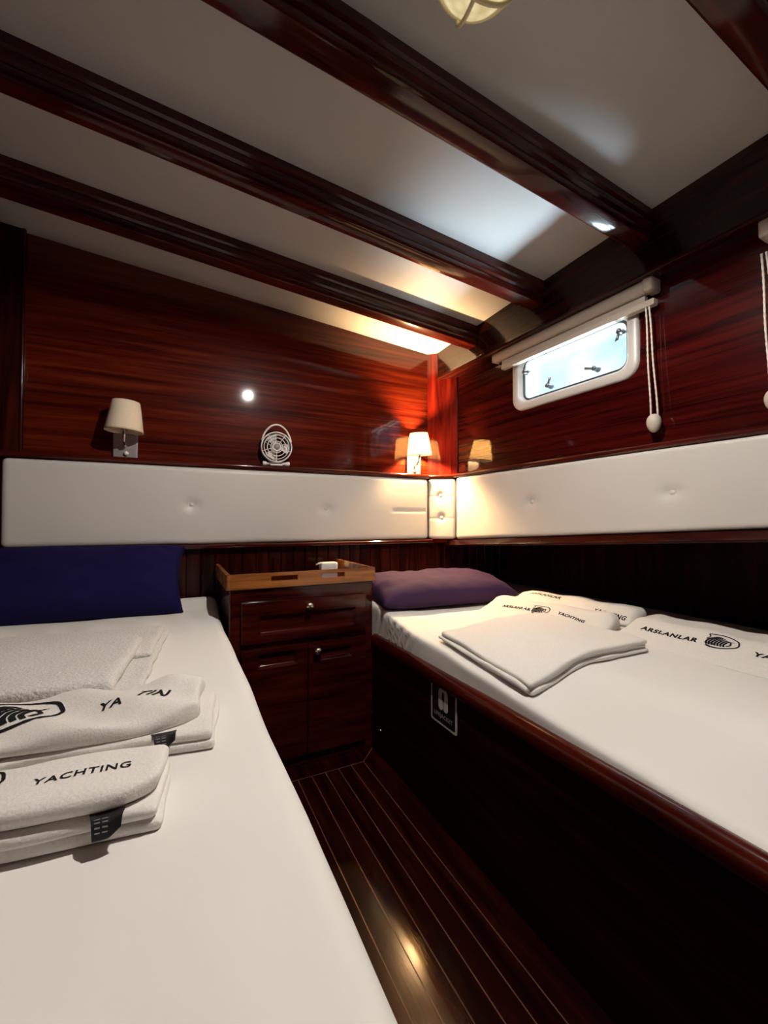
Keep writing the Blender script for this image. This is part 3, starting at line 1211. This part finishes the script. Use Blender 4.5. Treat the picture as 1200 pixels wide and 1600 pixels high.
dr = panel_front('drawer', 0.222, 0.728, 0.505, 0.662, [(0.285, 0.678, 0.534, 0.606)])
knob(dr, 0.478, 0.632)
d1 = panel_front('cupboard_door', 0.222, 0.475, 0.045, 0.482, [(0.283, 0.431, 0.408, 0.462)])
d2 = panel_front('cupboard_door', 0.478, 0.728, 0.045, 0.482, [(0.526, 0.662, 0.408, 0.450)])
knob(d2, 0.512, 0.450)

# gallery rail round the top with two finger slots
bm = bmesh.new()
GX0, GX1, GY0, GY1 = 0.168, 0.772, 1.643, 2.10
zr0, zr1 = 0.712, 0.769
slots = [(0.331, 0.435), (0.531, 0.633)]
xc = [GX0 + 0.012] + [v for s_ in slots for v in s_] + [GX1]
for i in range(5):
    if i in (1, 3):
        nb(bm, xc[i], xc[i + 1], GY0, GY0 + 0.014, zr0, 0.737)
        nb(bm, xc[i], xc[i + 1], GY0, GY0 + 0.014, 0.7565, zr1)
    else:
        nb(bm, xc[i], xc[i + 1], GY0, GY0 + 0.014, zr0, 0.737)
        nb(bm, xc[i], xc[i + 1], GY0, GY0 + 0.014, 0.737, 0.7565)
        nb(bm, xc[i], xc[i + 1], GY0, GY0 + 0.014, 0.7565, zr1)
nb(bm, GX1 - 0.014, GX1, GY0 + 0.014, GY1, zr0, zr1)
# rounded left front corner, then the left side
prev = None
arc = []
for k in range(7):
    a = R(270 - 90 * k / 6)
    arc.append((GX0 + 0.012 + 0.012 * math.cos(a), GY0 + 0.012 + 0.012 * math.sin(a)))
inner = [(GX0 + 0.012, GY0 + 0.014)] + [(GX0 + 0.012, GY0 + 0.014)] * 5 + [(GX0 + 0.014, GY0 + 0.014)]
for k in range(6):
    ring = [arc[k], arc[k + 1], (GX0 + 0.0135, GY0 + 0.0135)]
    prism(bm, [[(p[0] - ox, p[1] - oy, zr0) for p in ring], [(p[0] - ox, p[1] - oy, zr1) for p in ring]], True)
nb(bm, GX0, GX0 + 0.014, GY0 + 0.012, GY1, zr0, zr1)
obj('gallery_rail', bm, M_RAIL, ns, label='lighter golden wooden rail with two finger slots')

# small white box in the gallery, with its cable
ch = thing('plug_adapter', 'small white plastic adapter lying inside the rail on the nightstand top', 'adapter', (0.690, 2.02, 0.712), R(-4))
bm = bmesh.new()
box(bm, -0.042, 0.042, -0.026, 0.026, 0.0, 0.050, 0.006, 3)
obj('adapter_body', bm, M_WPLASTIC, ch, angle=40)
bm = bmesh.new()
tube(bm, [(-0.034, 0.0, 0.044), (-0.048, 0.004, 0.044), (-0.062, 0.006, 0.038)], [0.005, 0.005, 0.004], 8)
obj('cable_stub', bm, M_WPLASTIC, ch, smooth=True)

# ================================================================== BERTHS
# right berth: front board with rounded lip
XB = 0.767
berth = thing('berth', 'mahogany berth under the right bed with a rounded front edge and black sign', 'bed base', (1.30, 0.62, 0))
bx, by = 1.30, 0.62
bm = bmesh.new()
box(bm, XB - bx, XB + 0.028 - bx, YF + 0.002 - by, 2.128 - by, 0.0, 0.462)
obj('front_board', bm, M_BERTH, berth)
bm = bmesh.new()
prof = [(0.0, 0.432), (-0.006, 0.436), (-0.0095, 0.444), (-0.010, 0.458), (-0.008, 0.470), (-0.002, 0.479), (0.008, 0.483), (0.020, 0.481), (0.028, 0.474), (0.028, 0.432)]
prism(bm, [[(XB + a - bx, y - by, z) for a, z in prof] for y in (YF + 0.002, 1.6505)], True)
obj('edge_moulding', bm, wood('lip_mahogany', (6.0, 0.5, 7.0), RED, 4.0, coat_rough=0.12), berth, smooth=True, angle=70)
bm = bmesh.new()
box(bm, XB + 0.028 - bx, 1.94 - bx, YF + 0.002 - by, 2.128 - by, 0.36, 0.42)
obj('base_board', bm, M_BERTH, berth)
bm = bmesh.new()
lathe(bm, [(0.006, 0.0), (0.006, 0.004), (0.003, 0.006), (0.0004, 0.0065)], 12, Matrix.Translation((XB - bx, 1.571 - by, 0.106)) @ Matrix.Rotation(R(-90), 4, 'Y'))
obj('stud', bm, M_CHROME, berth, smooth=True, label='tiny shiny metal stud')

# left berth
lb = thing('berth', 'mahogany berth base under the left bed beside the nightstand', 'bed base', (-0.28, 0.6, 0))
bm = bmesh.new()
box(bm, XL + 0.002 + 0.28, 0.125 + 0.28, YF + 0.002 - 0.6, 2.128 - 0.6, 0.0, 0.40)
obj('front_board', bm, M_BERTH, lb)

# ------------------------------------------------------------------ mattresses with fitted sheets
ZE = [(-0.9, 0.478), (0.3, 0.480), (0.5, 0.500), (0.75, 0.514), (0.97, 0.530), (1.375, 0.562), (1.69, 0.602), (2.1, 0.606)]


def warp_r(p):
    # p in world coordinates
    top = max(0.0, min(1.0, (p.z - 0.43) / 0.14))
    front = max(0.0, 1 - (p.x - 0.785) / 0.26)
    front = front * front * (3 - 2 * front)
    dz = (lerp_tab(ZE, p.y) - 0.575) * front
    z = p.z + top * dz
    # slight puckers on the side near the pillow corner, soft ripples on top
    x = p.x
    if p.x < 0.80:
        k = max(0.0, 1 - abs(p.y - 1.50) / 0.24)
        x += 0.009 * k * math.sin(p.y * 110 + p.z * 70) * (1.0 if p.z < 0.56 else 0.25)
        x += 0.004 * nz3(p.y * 5, p.z * 9, 2.0)
    z += top * (0.004 * nz3(p.x * 4, p.y * 4, 1.0) + 0.0015 * nz3(p.x * 14, p.y * 9, 5.0))
    return Vector((x, p.y, z))


matr = thing('mattress', 'right mattress in a white fitted sheet, under the window wall', 'mattress', (1.30, 0.62, 0.42))
bm = bmesh.new()
rbox(bm, (1.145, 3.04, 0.155), 0.016, (80, 220, 12), warp_r, (1.3575, 0.595, 0.4975))
bmesh.ops.translate(bm, verts=bm.verts[:], vec=(-1.30, -0.62, -0.42))
obj('fitted_sheet', bm, M_SHEET, matr, smooth=True)


def warp_l(p):
    top = max(0.0, min(1.0, (p.z - 0.44) / 0.14))
    z = p.z + top * (0.004 * nz3(p.x * 4, p.y * 4, 7.0) + 0.002 * nz3(p.x * 12, p.y * 8, 9.0))
    # gathered ripples behind the folded towel
    k = max(0.0, 1 - abs(p.y - 1.74) / 0.16) * top
    z += 0.006 * k * math.sin(p.x * 42 + p.y * 14 + 2 * nz3(p.x * 6, p.y * 3)) * (1 if p.x < 0.08 else 0.5)
    z += 0.022 * top * max(0.0, min(1, (p.y - 1.92) / 0.12)) * (1 if p.x > -0.05 else 0.4)
    x = p.x
    if p.x > 0.10:
        x += 0.006 * nz3(p.y * 3.0, p.z * 4, 4.0) + 0.012 * max(0.0, min(1, (p.y - 1.8) / 0.2))
    return Vector((x, p.y, z))


matl = thing('mattress', 'left mattress in a white fitted sheet, beside the nightstand', 'mattress', (-0.28, 0.6, 0.40))
bm = bmesh.new()
rbox(bm, (0.862, 3.04, 0.20), 0.04, (60, 170, 10), warp_l, (-0.267, 0.595, 0.50))
bmesh.ops.translate(bm, verts=bm.verts[:], vec=(0.28, -0.6, -0.40))
obj('fitted_sheet', bm, M_SHEET, matl, smooth=True)

# ------------------------------------------------------------------ pillows


def pillow(label, size, M, m, seed, sag=0.0):
    W, D, T = size
    root = thing('pillow', label, 'pillow')
    root.matrix_world = M
    bm = bmesh.new()
    nu, nv = 56, 36
    grid = {}
    for side in (1, -1):
        for i in range(nu + 1):
            for j in range(nv + 1):
                u, v = -1 + 2 * i / nu, -1 + 2 * j / nv
                edge = (i in (0, nu) or j in (0, nv))
                if side == -1 and edge:
                    grid[(side, i, j)] = grid[(1, i, j)]
                    continue
                h = (max(0, 1 - abs(u) ** 7) ** 0.5) * (max(0, 1 - abs(v) ** 3.2) ** 0.55)
                pin = 1 - 0.035 * (1 - v * v) * abs(u) ** 6 - 0.0
                x = u * W / 2 * (1 - 0.03 * (1 - abs(v)) * (abs(u) > 0.99))
                y = v * D / 2 * (1 - 0.04 * (1 - u * u) * abs(v) ** 6)
                cr = 0.010 * nz3(u * 2.2 + seed, v * 2.2, side * 3) + 0.005 * nz3(u * 7 + seed, v * 4, side * 5)
                # radiating creases at corners
                cr += 0.004 * math.sin(18 * u * v + 9 * u + seed) * (abs(u) ** 2)
                z = side * (T / 2 * h) + cr * h * (1 if side == 1 else 0.3)
                if side == -1:
                    z *= 0.75
                z -= sag * (1 - h) * 0.3
                grid[(side, i, j)] = bm.verts.new((x * pin, y, z))
    for side in (1, -1):
        for i in range(nu):
            for j in range(nv):
                q = [grid[(side, i, j)], grid[(side, i + 1, j)], grid[(side, i + 1, j + 1)], grid[(side, i, j + 1)]]
                if side == -1:
                    q = q[::-1]
                try:
                    bm.faces.new(q)
                except ValueError:
                    pass
    obj('pillowcase', bm, m, root, smooth=True)
    return root


pillow('dark navy pillow leaning against the back wall at the head of the left bed', (0.76, 0.33, 0.17),
       Matrix.Translation((-0.345, 1.995, 0.728)) @ Matrix.Rotation(R(-2), 4, 'Z') @ Matrix.Rotation(R(50), 4, 'X'), M_NAVY, 1.0)
pillow('purple pillow lying flat at the head of the right bed behind the nightstand', (0.70, 0.44, 0.150),
       Matrix.Translation((1.135, 1.745, 0.640)) @ Matrix.Rotation(R(-4), 4, 'Z') @ Matrix.Rotation(R(4), 4, 'X'), M_PURPLE, 4.0, 0.02)

# ================================================================== TOWELS


def towel(label, loc, rz, layers, m, seed, wr=0.004, extra=None, group=None, name='towel', drape=False, cut=0.0):
    """layers: (x0,x1,y0,y1,z0,z1) rounded folds in local space, joined in one cloth mesh"""
    root = thing(name, label, 'towel', loc, rz, group)
    bm = bmesh.new()
    for li, (x0, x1, y0, y1, z0, z1) in enumerate(layers):
        def warp(p, li=li, z0=z0, z1=z1, x1=x1, y0=y0):
            f = (p.z - z0) / (z1 - z0)
            d = wr * nz3(p.x * 9 + seed, p.y * 9, li * 3.7) + wr * 0.5 * nz3(p.x * 26, p.y * 22 + seed, li * 1.3)
            e = extra(p, li) if extra else 0.0
            if cut and li == len(layers) - 1:
                k = max(0.0, (p.x - (x1 - cut)) / cut)
                p = Vector((p.x, p.y + 0.45 * cut * k * k * max(0.0, min(1.0, 1 - (p.y - y0) / 0.08)), p.z))
            return Vector((p.x + 0.005 * nz3(p.y * 16 + seed, p.z * 30, li), p.y + 0.005 * nz3(p.x * 11 + seed, p.z * 30, li + 9), p.z + f * (d + e) + (drape_r(p, loc, rz) if drape else 0.0)))
        t_ = z1 - z0
        nx_ = max(8, int((x1 - x0) / 0.011))
        ny_ = max(8, int((y1 - y0) / 0.011))
        rbox(bm, (x1 - x0, y1 - y0, t_), t_ * 0.46, (nx_, ny_, 6), warp, ((x0 + x1) / 2, (y0 + y1) / 2, (z0 + z1) / 2))
    cloth = obj('cloth', bm, m, root, smooth=True)
    return root, cloth


def woven_tag(parent, pos, rz, w, h, tilt, fold):
    """small black care label, folded, hanging out of the towel edge"""
    Mb = Matrix.Translation(pos) @ Matrix.Rotation(rz, 4, 'Z')
    kt = math.tan(R(tilt))
    cols, rows = 10, 6

    def pt(u, t, d):
        # comes straight out of the fold, then droops; the right part curls up to a point
        x = (u - 0.5) * w * (1 - 0.25 * t) + 0.10 * w * t
        y = 0.012 - (h + 0.012) * t * (1 - 0.35 * max(0.0, u - 0.55))
        out = max(0.0, -y)
        z = -kt * out * min(1.0, out / (0.6 * h)) + fold * max(0.0, u - 0.6) ** 1.2 * (0.3 + t) + d
        return Mb @ Vector((x, y, z))

    bm = bmesh.new()
    top = [[bm.verts.new(pt(i / cols, k / rows, 0.0012)) for k in range(rows + 1)] for i in range(cols + 1)]
    bot = [[bm.verts.new(pt(i / cols, k / rows, 0.0)) for k in range(rows + 1)] for i in range(cols + 1)]
    for i in range(cols):
        for k in range(rows):
            bm.faces.new([top[i][k], top[i + 1][k], top[i + 1][k + 1], top[i][k + 1]])
            bm.faces.new([bot[i][k], bot[i][k + 1], bot[i + 1][k + 1], bot[i + 1][k]])
        bm.faces.new([top[i][rows], top[i + 1][rows], bot[i + 1][rows], bot[i][rows]])
        bm.faces.new([top[i][0], bot[i][0], bot[i + 1][0], top[i + 1][0]])
    for e_ in (0, cols):
        for k in range(rows):
            bm.faces.new([top[e_][k], top[e_][k + 1], bot[e_][k + 1], bot[e_][k]])
    tg = obj('care_tag', bm, M_TAG, parent, label='folded black care tag')
    bm = bmesh.new()
    for r_ in range(4):
        for c_ in range(2):
            u0, t0 = 0.10 + 0.26 * c_, 0.50 + 0.11 * r_
            bm.faces.new([bm.verts.new(pt(u_, t_, 0.0018)) for u_, t_ in ((u0, t0 + 0.035), (u0 + 0.18, t0 + 0.035), (u0 + 0.18, t0), (u0, t0))])
    obj('tag_print', bm, M_TAGTXT, tg)
    return tg


G_L = 'folded towels on the left bed'
G_R = 'folded towels on the right bed'

# --- left bed, textured plain towel nearest the pillow
towel('plain white terry bath towel folded on the left bed, closest to the navy pillow', (-0.356, 1.285, 0.601), R(-5),
      [(-0.30, 0.315, -0.245, 0.275, 0.000, 0.020), (-0.30, 0.270, -0.265, 0.09, 0.018, 0.050), (-0.30, 0.304, -0.02, 0.270, 0.016, 0.036)],
      M_TERRY, 2.0, 0.004, group=G_L)


# --- left bed, printed strip in the middle (rumpled)
def rump(p, li):
    if li < 2:
        return 0.0
    a = 0.009 * math.sin(p.x * 38 + p.y * 46) * max(0.0, min(1.0, (p.x + 0.20) / 0.1))
    b = 0.010 * math.exp(-((p.x - 0.24) / 0.05) ** 2) * (1 if p.y > -0.02 else 0.3)
    return a * 0.7 + b


t2, c2 = towel('rumpled printed white towel on the left bed, middle of the three, with black tag', (-0.262, 0.868, 0.600), R(-7),
               [(-0.36, 0.335, -0.090, 0.080, 0.000, 0.017), (-0.36, 0.330, -0.088, 0.085, 0.015, 0.031), (-0.36, 0.308, -0.084, 0.095, 0.029, 0.055)],
               M_TOWEL, 5.0, 0.005, rump, group=G_L, cut=0.11)
# --- left bed, printed strip nearest the viewer
t3, c3 = towel('flat printed white towel on the left bed, nearest the viewer, with black tag', (-0.31, 0.664, 0.600), R(-6),
               [(-0.34, 0.305, -0.060, 0.050, 0.000, 0.016), (-0.34, 0.302, -0.060, 0.052, 0.015, 0.031), (-0.34, 0.300, -0.056, 0.054, 0.030, 0.056)],
               M_TOWEL, 8.0, 0.0035, group=G_L, cut=0.06)


def to_local(root, x, y):
    v = Matrix.Rotation(-root.rotation_euler.z, 3, 'Z') @ (Vector((x, y, 0)) - Vector((root.location.x, root.location.y, 0)))
    return v.x, v.y


def print_on(root, cloth, kind, x, y, width, rot=0.0, off=0.018, stretch=1.0, squash=1.0):
    lx, ly = to_local(root, x, y)
    b = emblem(width) if kind == '@' else text_polys(kind, width, off, stretch)
    for v in b.verts:
        v.co.y *= squash
    lay_on(b, cloth, lx, ly, rot, 'emblem' if kind == '@' else 'lettering', M_PRINT, root,
           label='black shield emblem' if kind == '@' else 'black printed lettering')


print_on(t3, c3, 'YACHTING', -0.100, 0.640, 0.102, R(4), 0.02)
print_on(t3, c3, '@', -0.222, 0.668, 0.075, R(4))
print_on(t2, c2, 'YA', -0.096, 0.852, 0.036, R(2), 0.03, 0.8)
print_on(t2, c2, 'TIN', -0.034, 0.862, 0.050, R(-12), 0.035, 0.55)
print_on(t2, c2, '@', -0.235, 0.880, 0.135, R(10))
lx, ly = to_local(t3, -0.066, 0.600)
woven_tag(t3, (lx, -0.064, 0.0315), R(2), 0.036, 0.014, 46, 0.008)
lx, ly = to_local(t2, -0.012, 0.768)
woven_tag(t2, (lx, -0.088, 0.0315), R(4), 0.036, 0.014, 40, 0.010)


# --- right bed, plain folded towel
def drape_r(p, root_loc, rz):
    w = Matrix.Rotation(rz, 3, 'Z') @ Vector((p.x, p.y, 0)) + Vector(root_loc)
    front = max(0.0, 1 - (w.x - 0.785) / 0.26)
    front = front * front * (3 - 2 * front)
    return (lerp_tab(ZE, w.y) - 0.575) * front + 0.004 * nz3(w.x * 4, w.y * 4, 1.0)


def thickedge(p, li):
    return 0.006 * math.exp(-((p.y + 0.20) / 0.05) ** 2) * math.exp(-((p.x - 0.12) / 0.12) ** 2)


towel('plain white towel folded thick on the right bed, in front of the printed ones', (1.070, 1.000, 0.578), R(-92),
      [(-0.205, 0.215, -0.252, 0.205, 0.000, 0.012), (-0.212, 0.208, -0.262, 0.205, 0.010, 0.022), (-0.205, 0.215, -0.255, 0.210, 0.020, 0.036)],
      M_TOWEL, 11.0, 0.005, thickedge, group=G_R, drape=True)
# --- right bed, printed strips: plump folded towels whose front face slopes down towards the viewer


def slope(crest, front, k=0.44):
    def f(p, li):
        if li == 0:
            return 0.0
        e = -k * max(0.0, crest - p.y)
        e += 0.0015 * math.sin(p.x * 31 + p.y * 22)
        return max(-k * (crest - front), e)
    return f


t4, c4 = towel('printed white towel on the right bed, sloping up between purple pillow and plain folded towel', (1.360, 1.215, 0.556), R(-77),
               [(-0.29, 0.25, -0.150, 0.045, 0.000, 0.022), (-0.275, 0.245, -0.140, 0.048, 0.012, 0.078)],
               M_TOWEL, 14.0, 0.005, slope(-0.01, -0.135), group=G_R)
t5, c5 = towel('printed white towel on the right bed, furthest towards the window wall, half hidden', (1.500, 1.235, 0.556), R(-80),
               [(-0.27, 0.265, -0.080, 0.085, 0.000, 0.030), (-0.255, 0.26, -0.078, 0.085, 0.024, 0.084)],
               M_TOWEL, 17.0, 0.006, slope(0.0, -0.07), group=G_R)
t6, c6 = towel('printed white towel on the right bed, nearest the viewer at the right picture edge', (1.475, 0.545, 0.556), R(-90),
               [(-0.42, 0.42, -0.150, 0.120, 0.000, 0.016), (-0.40, 0.42, -0.146, 0.125, 0.012, 0.076)],
               M_TOWEL, 20.0, 0.004, slope(-0.02, -0.14), group=G_R)
print_on(t4, c4, 'ARSLANLAR', 1.268, 1.320, 0.128, R(3), 0.05, 1.1)
print_on(t4, c4, '@', 1.303, 1.225, 0.078, R(0), squash=0.75)
print_on(t4, c4, 'YACHTING', 1.320, 1.095, 0.110, R(-8), 0.05, 1.1)
print_on(t5, c5, 'ARSLANLAR', 1.480, 1.36, 0.15, R(0), 0.035, 0.8)
print_on(t5, c5, 'YACHTING', 1.475, 1.05, 0.12, R(-2), 0.035, 0.8)
print_on(t6, c6, 'ARSLANLAR', 1.404, 0.798, 0.172, R(-1), 0.045, 1.25)
print_on(t6, c6, '@', 1.417, 0.660, 0.086, R(0), squash=0.8)
print_on(t6, c6, 'YACHTING', 1.404, 0.500, 0.16, R(-1), 0.045, 1.25)
lx, ly = to_local(t6, 1.40, 0.925)
woven_tag(t6, (lx, ly, 0.042), R(0), 0.020, 0.012, 0, 0.0)

# ================================================================== LIFE JACKET SIGN
sg = thing('sign', 'black life jacket sign with white border on the right berth front', 'sign', (XB, 1.119, 0.318))
SL, SH = 0.142, 0.136
# local: u runs towards the viewer (-Y world), w up, face towards -X


def sp(u, w, d):
    return (-d, SL / 2 - u, w)


def sign_layer(name, m, parent, ins, d0, d1, r, label=None):
    bm = bmesh.new()
    lp = rr_loop(ins, SL - ins, ins, SH - ins, r, 5)
    prism(bm, [[sp(a, b, d0) for a, b in lp], [sp(a, b, d1) for a, b in lp]], True)
    return obj(name, bm, m, parent, label=label)


sign_layer('sign_plate', M_SIGNW, sg, 0.0, 0.0, 0.0016, 0.008, 'white bordered plate')
face = sign_layer('sign_face', M_SIGNB, sg, 0.008, 0.0004, 0.0020, 0.005, 'black field')
bm = bmesh.new()


def halfjacket(side):
    pts = []
    cx_ = SL / 2
    top, bot = 0.118, 0.048
    wd = 0.026
    g = 0.002
    pts.append((g, 0.072))
    for k in range(6):
        a = R(-70 + 160 * k / 5)
        pts.append((max(g, 0.0085 * math.cos(a)), 0.092 + 0.014 * math.sin(a)))
    for k in range(7):
        a = R(90 - 90 * k / 6)
        pts.append((wd * math.cos(a) * 1.0, 0.100 + 0.020 * math.sin(a)))
    pts.append((wd, bot + 0.008))
    pts.append((wd - 0.006, bot))
    pts.append((g + 0.006, bot))
    pts.append((g, bot + 0.006))
    return [(cx_ + side * a, b) for a, b in pts]


for side in (-1, 1):
    lp = halfjacket(side)
    prism(bm, [[sp(a, b, 0.0018) for a, b in lp], [sp(a, b, 0.0026) for a, b in lp]], True)
bmesh.ops.triangulate(bm, faces=bm.faces[:])
obj('jacket_symbol', bm, M_SIGNW, sg, label='white life jacket pictogram')
b = text_polys('LIFEJACKET', 0.100, 0.0)
bmesh.ops.transform(b, matrix=Matrix(((0, 0, -1, -0.0024), (-1, 0, 0, 0.0), (0, 1, 0, 0.030), (0, 0, 0, 1))), verts=b.verts[:])
obj('lettering', b, M_SIGNW, sg, label='small white capital letters')
